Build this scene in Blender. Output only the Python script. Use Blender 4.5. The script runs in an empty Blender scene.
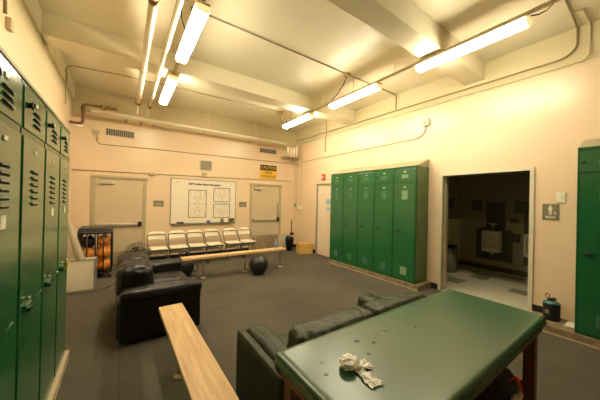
import bpy, bmesh, math, random
from mathutils import Vector, Matrix, noise
R = math.radians
PI = math.pi
random.seed(7)
scn = bpy.context.scene
COL = scn.collection

# ---------------------------------------------------------------- materials
def mat(name, color, rough=0.5, metal=0.0, var=0.0, vscale=5.0, bump=0.0, bscale=50.0, coat=0.0,
        emit=None, estr=0.0, color2=None, c2scale=6.0, c2lo=.45, c2hi=.6, spec=0.5, bdist=.01, detail=3.0):
    m = bpy.data.materials.new(name); m.use_nodes = True
    nt = m.node_tree; N = nt.nodes; L = nt.links
    b = N['Principled BSDF']
    b.inputs['Base Color'].default_value = (*color, 1)
    b.inputs['Roughness'].default_value = rough
    b.inputs['Metallic'].default_value = metal
    b.inputs['Specular IOR Level'].default_value = spec
    if coat: b.inputs['Coat Weight'].default_value = coat; b.inputs['Coat Roughness'].default_value = .15
    tc = N.new('ShaderNodeTexCoord')
    if var > 0 or color2:
        nz = N.new('ShaderNodeTexNoise'); nz.inputs['Scale'].default_value = vscale if not color2 else c2scale
        nz.inputs['Detail'].default_value = detail
        L.new(tc.outputs['Object'], nz.inputs['Vector'])
        rp = N.new('ShaderNodeValToRGB')
        if color2:
            rp.color_ramp.elements[0].position = c2lo; rp.color_ramp.elements[1].position = c2hi
            a, c = color, color2
        else:
            rp.color_ramp.elements[0].position = .3; rp.color_ramp.elements[1].position = .7
            a = [max(0, v*(1-var)) for v in color]; c = [min(1, v*(1+var)) for v in color]
        rp.color_ramp.elements[0].color = (*a, 1); rp.color_ramp.elements[1].color = (*c, 1)
        L.new(nz.outputs['Fac'], rp.inputs['Fac']); L.new(rp.outputs['Color'], b.inputs['Base Color'])
    if bump > 0:
        n2 = N.new('ShaderNodeTexNoise'); n2.inputs['Scale'].default_value = bscale; n2.inputs['Detail'].default_value = 4
        L.new(tc.outputs['Object'], n2.inputs['Vector'])
        bp = N.new('ShaderNodeBump'); bp.inputs['Strength'].default_value = bump; bp.inputs['Distance'].default_value = bdist
        L.new(n2.outputs['Fac'], bp.inputs['Height']); L.new(bp.outputs['Normal'], b.inputs['Normal'])
    if emit:
        b.inputs['Emission Color'].default_value = (*emit, 1); b.inputs['Emission Strength'].default_value = estr
    return m

def carpet_mat():
    m = mat('carpet', (.075, .066, .05), .95, spec=.15)
    nt = m.node_tree; N = nt.nodes; L = nt.links; b = N['Principled BSDF']
    tc = N['Texture Coordinate']
    n1 = N.new('ShaderNodeTexNoise'); n1.inputs['Scale'].default_value = 1.1; n1.inputs['Detail'].default_value = 5
    n2 = N.new('ShaderNodeTexNoise'); n2.inputs['Scale'].default_value = 70; n2.inputs['Detail'].default_value = 3
    br = N.new('ShaderNodeTexBrick'); br.offset = 0; br.inputs['Scale'].default_value = 1
    br.inputs['Brick Width'].default_value = 3.6; br.inputs['Row Height'].default_value = 1.83
    br.inputs['Mortar Size'].default_value = .006
    br.inputs['Color1'].default_value = (1, 1, 1, 1); br.inputs['Color2'].default_value = (.9, .9, .9, 1); br.inputs['Mortar'].default_value = (.72, .72, .72, 1)
    for n in (n1, n2, br): L.new(tc.outputs['Object'], n.inputs['Vector'])
    r1 = N.new('ShaderNodeValToRGB'); r1.color_ramp.elements[0].position = .3; r1.color_ramp.elements[1].position = .75
    r1.color_ramp.elements[0].color = (.088, .078, .056, 1); r1.color_ramp.elements[1].color = (.130, .115, .084, 1)
    L.new(n1.outputs['Fac'], r1.inputs['Fac'])
    r2 = N.new('ShaderNodeValToRGB'); r2.color_ramp.elements[0].position = .3; r2.color_ramp.elements[1].position = .7
    r2.color_ramp.elements[0].color = (.75, .75, .75, 1); r2.color_ramp.elements[1].color = (1.15, 1.15, 1.15, 1)
    L.new(n2.outputs['Fac'], r2.inputs['Fac'])
    def mul(a, c):
        x = N.new('ShaderNodeMix'); x.data_type = 'RGBA'; x.blend_type = 'MULTIPLY'; x.inputs['Factor'].default_value = 1
        L.new(a, x.inputs['A']); L.new(c, x.inputs['B']); return x.outputs['Result']
    L.new(mul(mul(r1.outputs['Color'], r2.outputs['Color']), br.outputs['Color']), b.inputs['Base Color'])
    bp = N.new('ShaderNodeBump'); bp.inputs['Strength'].default_value = .5; bp.inputs['Distance'].default_value = .006
    L.new(n2.outputs['Fac'], bp.inputs['Height']); L.new(bp.outputs['Normal'], b.inputs['Normal'])
    return m

def brick_mat(name, c1, c2, mortar, w, h, ms, rough=.3, offset=0.0, rot=None):
    m = mat(name, c1, rough)
    nt = m.node_tree; N = nt.nodes; L = nt.links; b = N['Principled BSDF']; tc = N['Texture Coordinate']
    br = N.new('ShaderNodeTexBrick'); br.offset = offset; br.inputs['Scale'].default_value = 1
    br.inputs['Brick Width'].default_value = w; br.inputs['Row Height'].default_value = h; br.inputs['Mortar Size'].default_value = ms
    br.inputs['Color1'].default_value = (*c1, 1); br.inputs['Color2'].default_value = (*c2, 1); br.inputs['Mortar'].default_value = (*mortar, 1)
    mp = N.new('ShaderNodeMapping')
    if rot: mp.inputs['Rotation'].default_value = rot
    L.new(tc.outputs['Object'], mp.inputs['Vector']); L.new(mp.outputs['Vector'], br.inputs['Vector'])
    L.new(br.outputs['Color'], b.inputs['Base Color'])
    bp = N.new('ShaderNodeBump'); bp.inputs['Strength'].default_value = .4; bp.inputs['Distance'].default_value = .003; bp.invert = True
    L.new(br.outputs['Fac'], bp.inputs['Height']); L.new(bp.outputs['Normal'], b.inputs['Normal'])
    return m

def wood_mat(name, c1, c2, axis_scale=(1.2, 14, 14), rough=.45):
    m = mat(name, c1, rough)
    nt = m.node_tree; N = nt.nodes; L = nt.links; b = N['Principled BSDF']; tc = N['Texture Coordinate']
    mp = N.new('ShaderNodeMapping'); mp.inputs['Scale'].default_value = axis_scale
    nz = N.new('ShaderNodeTexNoise'); nz.inputs['Scale'].default_value = 2.2; nz.inputs['Detail'].default_value = 8; nz.inputs['Roughness'].default_value = .65
    L.new(tc.outputs['Object'], mp.inputs['Vector']); L.new(mp.outputs['Vector'], nz.inputs['Vector'])
    rp = N.new('ShaderNodeValToRGB'); rp.color_ramp.elements[0].position = .3; rp.color_ramp.elements[1].position = .72
    rp.color_ramp.elements[0].color = (*c1, 1); rp.color_ramp.elements[1].color = (*c2, 1)
    L.new(nz.outputs['Fac'], rp.inputs['Fac']); L.new(rp.outputs['Color'], b.inputs['Base Color'])
    bp = N.new('ShaderNodeBump'); bp.inputs['Strength'].default_value = .15; bp.inputs['Distance'].default_value = .003
    L.new(nz.outputs['Fac'], bp.inputs['Height']); L.new(bp.outputs['Normal'], b.inputs['Normal'])
    return m

M = {}
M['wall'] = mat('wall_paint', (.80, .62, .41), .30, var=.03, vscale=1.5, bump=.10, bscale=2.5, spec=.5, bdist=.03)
M['ceil'] = mat('ceiling_paint', (.88, .82, .62), .34, var=.03, vscale=1.2, bump=.25, bscale=5, spec=.45, bdist=.02)
M['beam'] = mat('beam_paint', (.88, .82, .61), .36, var=.04, vscale=2, bump=.15, bscale=8, spec=.45, bdist=.015)
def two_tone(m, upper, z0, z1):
    # upper wall band is a darker olive cream than the peach below
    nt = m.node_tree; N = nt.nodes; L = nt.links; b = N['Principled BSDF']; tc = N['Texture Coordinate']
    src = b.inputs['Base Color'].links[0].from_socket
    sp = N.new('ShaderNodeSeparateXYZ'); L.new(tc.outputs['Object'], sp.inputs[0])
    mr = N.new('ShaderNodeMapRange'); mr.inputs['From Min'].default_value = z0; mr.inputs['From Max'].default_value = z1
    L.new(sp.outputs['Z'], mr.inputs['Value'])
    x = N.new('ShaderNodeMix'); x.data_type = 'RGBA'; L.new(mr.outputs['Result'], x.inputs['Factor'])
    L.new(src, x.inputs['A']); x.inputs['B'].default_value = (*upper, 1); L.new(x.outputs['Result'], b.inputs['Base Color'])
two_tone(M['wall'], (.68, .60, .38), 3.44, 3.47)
M['carpet'] = carpet_mat()
M['base'] = mat('black_vinyl_base', (.012, .012, .010), .4)
M['curb'] = mat('concrete_curb', (.20, .15, .085), .7, color2=(.30, .225, .13), c2scale=9, bump=.2, bscale=40)
M['curbedge'] = mat('painted_curb_edge', (.5, .4, .25), .55, var=.15, vscale=12)
M['green'] = mat('locker_green', (.012, .105, .034), .22, var=.06, vscale=3, bump=.10, bscale=3.5, spec=.6, bdist=.02)
M['greendoor'] = mat('locker_door_green', (.012, .118, .036), .22, var=.08, vscale=4, bump=.08, bscale=3.0, spec=.55, bdist=.012, coat=.45)
M['greenside'] = mat('locker_side_green', (.075, .13, .035), .24, var=.1, vscale=4, bump=.08, bscale=4, spec=.6, bdist=.02)
M['greentop'] = mat('locker_top_dusty', (.36, .33, .20), .5, var=.12, vscale=6)
M['dark'] = mat('dark_slot', (.003, .008, .004), .8)
M['vent'] = mat('perforated_vent', (.05, .19, .085), .4)
M['ventpale'] = mat('perforated_vent_pale', (.24, .36, .23), .4)
M['plate'] = mat('number_plate', (.75, .70, .55), .35, metal=.3)
M['paper'] = mat('paper_label', (.75, .72, .6), .6)
M['black'] = mat('black_metal', (.010, .010, .010), .35)
M['chrome'] = mat('brushed_steel', (.74, .70, .60), .3, metal=.6)
M['steel'] = mat('kick_plate_steel', (.46, .36, .22), .4, metal=.35, var=.15, vscale=6)
M['doorp'] = mat('door_paint', (.62, .51, .33), .4, var=.03, vscale=2, spec=.4)
M['frame'] = mat('door_frame_paint', (.48, .42, .25), .4, var=.05)
M['framew'] = mat('door_frame_pale', (.66, .62, .45), .4, var=.04)
M['doorw'] = mat('door_pale_paint', (.82, .68, .50), .4)
M['conduit'] = mat('painted_conduit', (.52, .43, .25), .45)
M['conduitd'] = mat('dark_conduit', (.30, .24, .13), .5)
M['pipew'] = mat('pipe_white_jacket', (.88, .80, .62), .3, var=.05, vscale=5, spec=.5)
M['rust'] = mat('rusty_pipe', (.13, .065, .028), .7, color2=(.26, .13, .06), c2scale=30, bump=.3, bscale=80)
M['brass'] = mat('brass_joint', (.40, .22, .06), .35, metal=.8, color2=(.10, .05, .02), c2scale=40)
M['lens'] = mat('fluorescent_lens', (.9, .88, .8), .4, emit=(1.0, .87, .62), estr=74.0)
M['house'] = mat('fixture_housing', (.75, .62, .38), .35)
M['endcap'] = mat('fixture_end_cap', (.8, .62, .3), .4, emit=(1.0, .68, .3), estr=1.0)
M['leather'] = mat('black_leather', (.008, .007, .004), .42, var=.3, vscale=5, bump=.6, bscale=18, spec=.35, bdist=.006, detail=6)
M['leather2'] = mat('dark_green_leather', (.026, .034, .011), .45, var=.3, vscale=5, bump=.6, bscale=18, spec=.40, bdist=.006, detail=6)
M['vinyl'] = mat('green_vinyl', (.030, .105, .045), .30, var=.10, vscale=2.5, bump=.03, bscale=7, spec=.8, bdist=.01)
M['vinyledge'] = mat('green_vinyl_edge', (.012, .10, .045), .3, spec=.5)
M['wood'] = wood_mat('bench_wood', (.52, .32, .13), (.80, .56, .28), (14, 1.2, 14))
M['woodx'] = wood_mat('bench_wood_back', (.50, .30, .12), (.78, .54, .27), (1.2, 14, 14))
M['woodleg'] = wood_mat('table_leg_wood', (.11, .042, .014), (.20, .085, .03), (12, 12, 1.2))
M['chair'] = mat('chair_cream_enamel', (.90, .82, .62), .3, spec=.5)
M['chairf'] = mat('chair_frame_dark', (.05, .055, .035), .35)
M['ball'] = mat('exercise_ball_rubber', (.012, .012, .011), .30, bump=.06, bscale=30, spec=.6)
M['orange'] = mat('basketball_orange', (.85, .30, .03), .45, bump=.2, bscale=150)
M['seam'] = mat('basketball_seam', (.012, .009, .006), .6)
M['whitebox'] = mat('white_board_box', (.82, .76, .60), .45, var=.04)
M['tube'] = mat('grey_tube', (.34, .30, .20), .5)
M['cardb'] = mat('cardboard', (.62, .38, .10), .7, var=.08, vscale=8)
M['tape'] = mat('packing_tape', (.62, .42, .18), .3)
M['bin'] = mat('black_plastic', (.012, .012, .012), .4)
M['panel'] = mat('pale_panel', (.50, .46, .32), .5)
M['wbface'] = mat('whiteboard_face', (.86, .78, .62), .22, spec=.5)
M['alu'] = mat('aluminium_trim', (.35, .38, .34), .35, metal=.6)
M['ink'] = mat('black_ink', (.03, .028, .025), .6)
M['inkgrey'] = mat('grey_ink', (.36, .30, .24), .6)
M['blue'] = mat('blue_violet_plastic', (.12, .11, .45), .4)
M['yellow'] = mat('sign_yellow', (.85, .50, .02), .45)
M['yellowlock'] = mat('yellow_enamel', (.85, .65, .02), .3)
M['signbrown'] = mat('sign_olive', (.20, .18, .10), .45)
M['signwhite'] = mat('sign_white', (.85, .80, .62), .5)
M['switch'] = mat('switch_plate', (.80, .76, .60), .35)
M['red'] = mat('alarm_red', (.55, .03, .015), .35)
M['redcord'] = mat('red_cord', (.75, .05, .02), .45)
M['grille'] = mat('vent_grille', (.58, .48, .33), .5)
M['grilled'] = mat('vent_grille_dark', (.10, .09, .075), .6)
M['tissue'] = mat('tissue_paper', (.96, .94, .88), .8)
M['water'] = mat('water', (.9, 1, .95), .04); M['water'].node_tree.nodes['Principled BSDF'].inputs['Transmission Weight'].default_value = 1
M['bottle'] = mat('bottle_plastic', (.55, .62, .66), .12); M['bottle'].node_tree.nodes['Principled BSDF'].inputs['Transmission Weight'].default_value = .7
M['bluelabel'] = mat('bottle_label_blue', (.08, .25, .6), .4)
M['jug'] = mat('jug_black_green', (.006, .008, .006), .6)
M['teal'] = mat('jug_lid_teal', (.06, .18, .16), .4)
M['fanblade'] = mat('fan_blade_smoky', (.16, .14, .10), .2)
M['wire'] = mat('fan_guard_chrome', (.16, .145, .11), .3, metal=.6)
M['bag'] = mat('black_nylon', (.012, .012, .012), .7, bump=.3, bscale=40)
M['shoe'] = mat('shoe_pale', (.62, .55, .38), .6)
M['rtile'] = brick_mat('restroom_wall_tile', (.62, .66, .34), (.66, .70, .38), (.42, .39, .27), .108, .108, .004)
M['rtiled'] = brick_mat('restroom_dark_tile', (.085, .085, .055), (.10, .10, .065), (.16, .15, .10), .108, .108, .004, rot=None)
M['rfloor'] = brick_mat('restroom_floor_tile', (.72, .68, .50), (.76, .72, .54), (.55, .5, .37), .055, .055, .003, rough=.35)
M['rpatch'] = brick_mat('restroom_floor_tile_green', (.22, .25, .15), (.25, .28, .17), (.3, .3, .2), .055, .055, .003, rough=.35)
M['porcelain'] = mat('porcelain', (.92, .88, .74), .15, spec=.6)
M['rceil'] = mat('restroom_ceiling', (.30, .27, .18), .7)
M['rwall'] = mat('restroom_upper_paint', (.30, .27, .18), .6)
M['poster'] = mat('poster_blue', (.35, .55, .62), .5)
M['can'] = mat('trash_steel', (.20, .18, .11), .5, metal=.2)

# ---------------------------------------------------------------- helpers
def tagp(o, label=None, cat=None, group=None, kind=None):
    if label: o['label'] = label
    if cat: o['category'] = cat
    if group: o['group'] = group
    if kind: o['kind'] = kind
    return o
def empty(name, loc=(0, 0, 0), rz=0, label=None, cat=None, group=None, kind=None):
    o = bpy.data.objects.new(name, None); COL.objects.link(o)
    o.location = loc; o.rotation_euler = (0, 0, rz); o.empty_display_size = .1
    return tagp(o, label, cat, group, kind)

class MB:
    """collects shapes into one mesh"""
    def __init__(s): s.bm = bmesh.new(); s.mats = []
    def mi(s, m):
        if m is None: return 0
        if m not in s.mats: s.mats.append(m)
        return s.mats.index(m)
    def _fin(s, fs, m, smooth):
        i = s.mi(m)
        for f in fs: f.material_index = i; f.smooth = smooth
    def box(s, x0, x1, y0, y1, z0, z1, m=None, mtx=None, bev=0):
        g = bmesh.ops.create_cube(s.bm, size=1)
        vs = g['verts']
        for v in vs:
            v.co = Vector(((x0+x1)/2 + v.co.x*(x1-x0), (y0+y1)/2 + v.co.y*(y1-y0), (z0+z1)/2 + v.co.z*(z1-z0)))
        fs = list({f for v in vs for f in v.link_faces})
        s._fin(fs, m, False)
        if bev > 0:
            es = list({e for v in vs for e in v.link_edges})
            r = bmesh.ops.bevel(s.bm, geom=es, offset=bev, segments=2, affect='EDGES', profile=.5)
            i = s.mi(m)
            for f in r['faces']: f.material_index = i
            vs = list({v for f in r['faces'] for v in f.verts} | {v for v in vs if v.is_valid})
        if mtx is not None: bmesh.ops.transform(s.bm, matrix=mtx, verts=[v for v in vs if v.is_valid])
        return s
    def poly(s, pts, m=None, thick=None):
        vs = [s.bm.verts.new(p) for p in pts]; f = s.bm.faces.new(vs)
        s._fin([f], m, False)
        if thick is not None:
            r = bmesh.ops.extrude_face_region(s.bm, geom=[f])
            nv = [e for e in r['geom'] if isinstance(e, bmesh.types.BMVert)]
            nf = [e for e in r['geom'] if isinstance(e, bmesh.types.BMFace)]
            bmesh.ops.translate(s.bm, vec=Vector(thick), verts=nv)
            for v in vs:
                for ff in v.link_faces: ff.material_index = s.mi(m)
            for ff in nf: ff.material_index = s.mi(m)
        return s
    def tube(s, pts, r, m=None, seg=10, closed=False, caps=True, smooth=True):
        pts = [Vector(p) for p in pts]; n = len(pts)
        rs = r if isinstance(r, (list, tuple)) else [r]*n
        rings = []; up = None
        for i, p in enumerate(pts):
            if closed: t = (pts[(i+1) % n]-pts[(i-1) % n])
            elif i == 0: t = pts[1]-pts[0]
            elif i == n-1: t = pts[-1]-pts[-2]
            else: t = (pts[i+1]-p).normalized()+(p-pts[i-1]).normalized()
            t.normalize()
            if up is None:
                up = Vector((0, 0, 1)) if abs(t.z) < .9 else Vector((1, 0, 0))
            a = t.cross(up)
            if a.length < 1e-4: a = t.cross(Vector((1, 0, 0)))
            a.normalize(); b = a.cross(t).normalized(); up = b
            k = 1.0
            if not closed and 0 < i < n-1:
                c = (pts[i+1]-p).normalized().dot(t); k = 1/max(.5, c)
            ring = [s.bm.verts.new(p+(a*math.cos(2*PI*j/seg)+b*math.sin(2*PI*j/seg))*rs[i]*(k if k < 1.5 else 1.5)) for j in range(seg)]
            rings.append(ring)
        fs = []
        for i in range(n if closed else n-1):
            A, B = rings[i], rings[(i+1) % n]
            for j in range(seg): fs.append(s.bm.faces.new((A[j], A[(j+1) % seg], B[(j+1) % seg], B[j])))
        s._fin(fs, m, smooth)
        if caps and not closed:
            s._fin([s.bm.faces.new(rings[0][::-1]), s.bm.faces.new(rings[-1])], m, False)
        return s
    def lathe(s, prof, m=None, seg=24, center=(0, 0, 0), mtx=None, smooth=True):
        c = Vector(center); rings = []
        allv = []
        for (r, z) in prof:
            ring = [s.bm.verts.new(c+Vector((r*math.cos(2*PI*j/seg), r*math.sin(2*PI*j/seg), z))) for j in range(seg)]
            rings.append(ring); allv += ring
        fs = []
        for A, B in zip(rings, rings[1:]):
            for j in range(seg): fs.append(s.bm.faces.new((A[j], A[(j+1) % seg], B[(j+1) % seg], B[j])))
        s._fin(fs, m, smooth)
        s._fin([s.bm.faces.new(rings[0][::-1]), s.bm.faces.new(rings[-1])], m, False)
        if mtx is not None: bmesh.ops.transform(s.bm, matrix=mtx, verts=allv)
        return s
    def sphere(s, c, r, m=None, seg=24, rings=14, scale=(1, 1, 1)):
        g = bmesh.ops.create_uvsphere(s.bm, u_segments=seg, v_segments=rings, radius=r)
        for v in g['verts']: v.co = Vector((v.co.x*scale[0], v.co.y*scale[1], v.co.z*scale[2]))+Vector(c)
        s._fin(list({f for v in g['verts'] for f in v.link_faces}), m, True)
        return s
    def rbox(s, x0, x1, y0, y1, z0, z1, rad, m=None, n=10, puff=0.0, wr=0.0, wfreq=6.0, seed=0, wdir=None, mtx=None):
        """rounded, optionally puffed and wrinkled box"""
        c = Vector(((x0+x1)/2, (y0+y1)/2, (z0+z1)/2)); h = Vector(((x1-x0)/2, (y1-y0)/2, (z1-z0)/2))
        rad = min(rad, h.x*.99, h.y*.99, h.z*.99)
        nx = [max(4, int(min(44, n*v*2/.35))) for v in h]
        verts = {}
        def V(i, j, k):
            key = (i, j, k)
            if key in verts: return verts[key]
            u = Vector((2*i/nx[0]-1, 2*j/nx[1]-1, 2*k/nx[2]-1))
            # smoothstep the spacing near edges
            u = Vector([math.sin(q*PI/2)*.55+q*.45 for q in u])
            p = Vector((u.x*h.x, u.y*h.y, u.z*h.z))
            inner = Vector([max(-(h[a]-rad), min(h[a]-rad, p[a])) for a in range(3)])
            d = p-inner
            if d.length > 1e-9: p = inner+d.normalized()*rad
            nrm = d.normalized() if d.length > 1e-9 else Vector((0, 0, 1))
            if puff:
                f = [1-abs(u[a])**2 for a in range(3)]
                for a in range(3):
                    b1, b2 = (a+1) % 3, (a+2) % 3
                    p[a] += (1 if u[a] > 0 else -1)*abs(u[a])**3*puff*f[b1]*f[b2]
            if wr:
                q = p+c+Vector((seed*3.1, seed*1.7, 0))
                if wdir: q = Vector((q.x*wdir[0], q.y*wdir[1], q.z*wdir[2]))
                w = noise.noise(q*wfreq)*.6+noise.noise(q*wfreq*2.3)*.3
                w2 = -abs(noise.noise(q*wfreq*1.3+Vector((5, 5, 5))))
                p += nrm*wr*(w+w2)
            p = p+c
            verts[key] = s.bm.verts.new(p); return verts[key]
        fs = []
        def quad(a, b, c_, d_):
            fs.append(s.bm.faces.new((V(*a), V(*b), V(*c_), V(*d_))))
        X, Y_, Z_ = nx
        for i in range(X):
            for j in range(Y_):
                quad((i, j, 0), (i, j+1, 0), (i+1, j+1, 0), (i+1, j, 0))
                quad((i, j, Z_), (i+1, j, Z_), (i+1, j+1, Z_), (i, j+1, Z_))
        for i in range(X):
            for k in range(Z_):
                quad((i, 0, k), (i+1, 0, k), (i+1, 0, k+1), (i, 0, k+1))
                quad((i, Y_, k), (i, Y_, k+1), (i+1, Y_, k+1), (i+1, Y_, k))
        for j in range(Y_):
            for k in range(Z_):
                quad((0, j, k), (0, j, k+1), (0, j+1, k+1), (0, j+1, k))
                quad((X, j, k), (X, j+1, k), (X, j+1, k+1), (X, j, k+1))
        s._fin(fs, m, True)
        if mtx is not None: bmesh.ops.transform(s.bm, matrix=mtx, verts=list(verts.values()))
        return s
    def text(s, body, size, m, mtx, extrude=.0008, align='CENTER', bold=0.0):
        cu = bpy.data.curves.new('tmp', 'FONT'); cu.body = body; cu.size = size; cu.extrude = extrude
        cu.align_x = align; cu.align_y = 'CENTER'; cu.resolution_u = 3; cu.offset = bold
        ob = bpy.data.objects.new('tmp', cu); COL.objects.link(ob)
        dg = bpy.context.evaluated_depsgraph_get(); dg.update()
        me = bpy.data.meshes.new_from_object(ob.evaluated_get(dg))
        me.transform(mtx)
        nf = len(s.bm.faces); s.bm.from_mesh(me)
        s.bm.faces.ensure_lookup_table()
        s._fin([s.bm.faces[i] for i in range(nf, len(s.bm.faces))], m, False)
        bpy.data.objects.remove(ob); bpy.data.curves.remove(cu); bpy.data.meshes.remove(me)
        return s
    def build(s, name, material=None, parent=None, recalc=True, **kw):
        if recalc: bmesh.ops.recalc_face_normals(s.bm, faces=s.bm.faces)
        me = bpy.data.meshes.new(name); s.bm.to_mesh(me); s.bm.free()
        ms = s.mats if s.mats else [material]
        for m in ms: me.materials.append(m)
        o = bpy.data.objects.new(name, me); COL.objects.link(o)
        if parent: o.parent = parent
        return tagp(o, **kw)

def arc(c, a, b, r, n=6):
    """quarter bend helper: centre c, unit vectors a->b, radius r"""
    c = Vector(c); a = Vector(a); b = Vector(b)
    return [c+(a*math.cos(t*PI/2/n)+b*math.sin(t*PI/2/n))*r for t in range(n+1)]

XL, XR, YB, YF, HC = -.95, 4.87, 7.40, -3.0, 4.0
XRR = 7.45   # restroom far wall

# ---------------------------------------------------------------- setting
S = dict(kind='structure')
MB().box(XL-.2, 5.05, YF-.2, YB+.2, -.1, 0).build('floor', M['carpet'], **S)
MB().box(XL-.2, 5.07, YF-.2, YB+.2, HC, HC+.1).build('ceiling', M['ceil'], **S)
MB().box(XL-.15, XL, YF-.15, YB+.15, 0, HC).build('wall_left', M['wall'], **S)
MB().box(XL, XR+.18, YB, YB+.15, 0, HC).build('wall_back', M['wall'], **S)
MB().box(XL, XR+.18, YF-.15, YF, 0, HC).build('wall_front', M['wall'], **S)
D0, D1, DH = 1.12, 2.352, 2.12        # restroom doorway
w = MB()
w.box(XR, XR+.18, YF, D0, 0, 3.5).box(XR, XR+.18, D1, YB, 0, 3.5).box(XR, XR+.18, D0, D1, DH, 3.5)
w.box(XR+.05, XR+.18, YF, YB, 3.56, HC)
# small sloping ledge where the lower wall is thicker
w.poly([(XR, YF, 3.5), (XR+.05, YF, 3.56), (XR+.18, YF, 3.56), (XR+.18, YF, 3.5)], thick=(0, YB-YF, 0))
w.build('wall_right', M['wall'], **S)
# ceiling beams
for i, (a, b) in enumerate(((1.74, 2.04), (4.65, 5.00), (-1.15, -.85))):
    MB().box(XL, XR+.05, a, b, 3.70, HC, bev=.008).build('trim_%d' % (i+1), M['beam'], **S)
MB().box(XL, XL+.03, YF, YB, 3.70, HC, bev=.004).build('trim_4', M['beam'], **S)
# curbs
def curb(n, x0, x1, y0, y1, side):
    m = MB().box(x0, x1, y0, y1, 0, .10, M['curb'], bev=.008)
    e = x0 if side > 0 else x1
    m.box(e-.004, e+.012 if side > 0 else e+.004, y0, y1, .0, .018, M['curbedge'])
    m.build(n, **S)
curb('trim_5', 4.435, XR, 2.54, 5.03, 1)
curb('trim_6', 4.435, XR, YF, 1.06, 1)
MB().box(XL, -.405, -.5, 3.33, 0, .085, M['curbedge'], bev=.006).build('trim_7', **S)
# baseboards
MB().box(XL, -.62, YB-.012, YB, 0, .10).box(.47, 3.25, YB-.012, YB, 0, .10).box(4.42, XR, YB-.012, YB, 0, .10).build('baseboard_back', M['base'], **S)
MB().box(XR-.012, XR, 6.10, YB, 0, .10).box(XR-.012, XR, 5.03, 5.10, 0, .1).box(XR-.014, XR, 2.41, 2.53, 0, .10).box(XR-.012, XR, .95, 1.09, .10, .19).build('baseboard_right', M['base'], **S)
MB().box(XL, XL+.012, 3.34, YB, 0, .10).build('baseboard_left', M['base'], **S)
# doorway frame of the restroom
f = MB()
f.box(XR-.02, XR+.20, D0-.05, D0, 0, DH+.05, M['framew']).box(XR-.02, XR+.20, D1, D1+.05, 0, DH+.05, M['framew']).box(XR-.02, XR+.20, D0, D1, DH, DH+.05, M['framew'])
f.box(XR+.01, XR+.20, D1-.004, D1, 0, DH, M['frame']).box(XR+.08, XR+.12, D1-.02, D1-.004, 0, DH, M['frame']).box(XR+.08, XR+.12, D0, D0+.016, 0, DH, M['frame'])
f.build('trim_8', **S)
# restroom shell
RX0, RY0, RY1, RH = XR+.18, .1, 3.12, 2.75
MB().box(RX0-.18, XRR+.1, RY0-.1, RY1+.1, -.1, .004).build('floor', M['rfloor'], **S)
MB().box(RX0, XRR+.1, RY0-.1, RY1+.1, RH, RH+.08).build('ceiling', M['rceil'], **S)
def tilewall(name, x0, x1, y0, y1):
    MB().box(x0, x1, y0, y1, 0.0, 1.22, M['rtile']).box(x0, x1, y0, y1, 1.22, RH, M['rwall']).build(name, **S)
tilewall('wall_restroom_far', XRR, XRR+.1, RY0-.1, RY1+.1)
tilewall('wall_restroom_left', RX0, XRR, RY1, RY1+.1)
tilewall('wall_restroom_right', RX0, XRR, RY0-.1, RY0)
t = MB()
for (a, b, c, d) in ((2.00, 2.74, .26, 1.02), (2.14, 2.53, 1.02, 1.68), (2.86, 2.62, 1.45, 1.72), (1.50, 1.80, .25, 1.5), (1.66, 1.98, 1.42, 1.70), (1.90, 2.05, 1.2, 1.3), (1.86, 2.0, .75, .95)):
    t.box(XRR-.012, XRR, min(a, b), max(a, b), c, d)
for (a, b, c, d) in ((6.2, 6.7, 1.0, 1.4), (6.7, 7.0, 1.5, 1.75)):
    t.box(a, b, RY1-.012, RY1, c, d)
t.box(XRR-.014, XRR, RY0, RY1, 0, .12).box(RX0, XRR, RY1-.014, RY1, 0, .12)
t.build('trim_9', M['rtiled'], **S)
t = MB()
for (a, b, c, d) in ((5.55, 5.95, 2.35, 2.8), (6.3, 6.75, 2.15, 2.45), (7.0, 7.2, 1.7, 2.1), (5.9, 6.2, 1.35, 1.65)):
    t.box(a, b, c, d, .004, .007)
t.build('trim_10', M['rpatch'], **S)

# ---------------------------------------------------------------- doors
def back_door(n, x0, x1, top, ko, bary, closer_x, kick_m):
    d = empty('door_%d' % n, (0, YB, 0), kind='structure')
    MB().box(x0, x0+.07, -.03, 0, 0, top-.05).box(x1-.07, x1, -.03, 0, 0, top-.05).box(x0-.02, x1+.02, -.045, 0, top-.055, top).build('frame', M['frame'], d)
    MB().box(x0+.07, x1-.07, -.012, 0, .01, top-.055, bev=.002).build('panel', M['doorp'], d)
    MB().box(x0+.09, x1-.09, -.015, -.010, .02, ko).build('kick_plate', kick_m, d)
    b = MB().box(x0+.09, x1-.10, -.075, -.035, bary-.028, bary+.028, M['chrome'], bev=.006)
    b.box(x0+.09, x0+.15, -.085, -.01, bary-.035, bary+.035, M['chrome']).box(x1-.17, x1-.09, -.09, -.01, bary-.05, bary+.06, M['black'], bev=.008)
    b.build('push_bar', None, d)
    MB().box(closer_x, closer_x+.27, -.07, -.012, top-.20, top-.12, bev=.01).build('closer', M['chrome'], d)
    MB().tube([(closer_x+.05, -.05, top-.11), (closer_x+.18, -.16, top-.085), (closer_x+.02, -.04, top-.06)], .008).build('closer_arm', M['chrome'], d)
    return d
back_door(1, -.60, .465, 2.085, .30, .94, -.46, M['steel'])
d = back_door(2, 3.24, 4.36, 2.12, .46, .97, 3.36, M['steel'])
MB().box(4.21, 4.245, -.035, -.012, 1.0, 1.5, bev=.004).build('lock_stile', M['alu'], d)
d = empty('door_3', (XR, 0, 0), kind='structure')
MB().box(-.03, 0, 6.02, 6.08, 0, 2.12).box(-.03, 0, 5.12, 5.17, 0, 2.12).box(-.035, 0, 5.10, 6.10, 2.08, 2.13).build('frame', M['alu'], d)
MB().box(-.015, 0, 5.17, 6.02, .01, 2.08, bev=.002).build('panel', M['doorw'], d)
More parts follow.
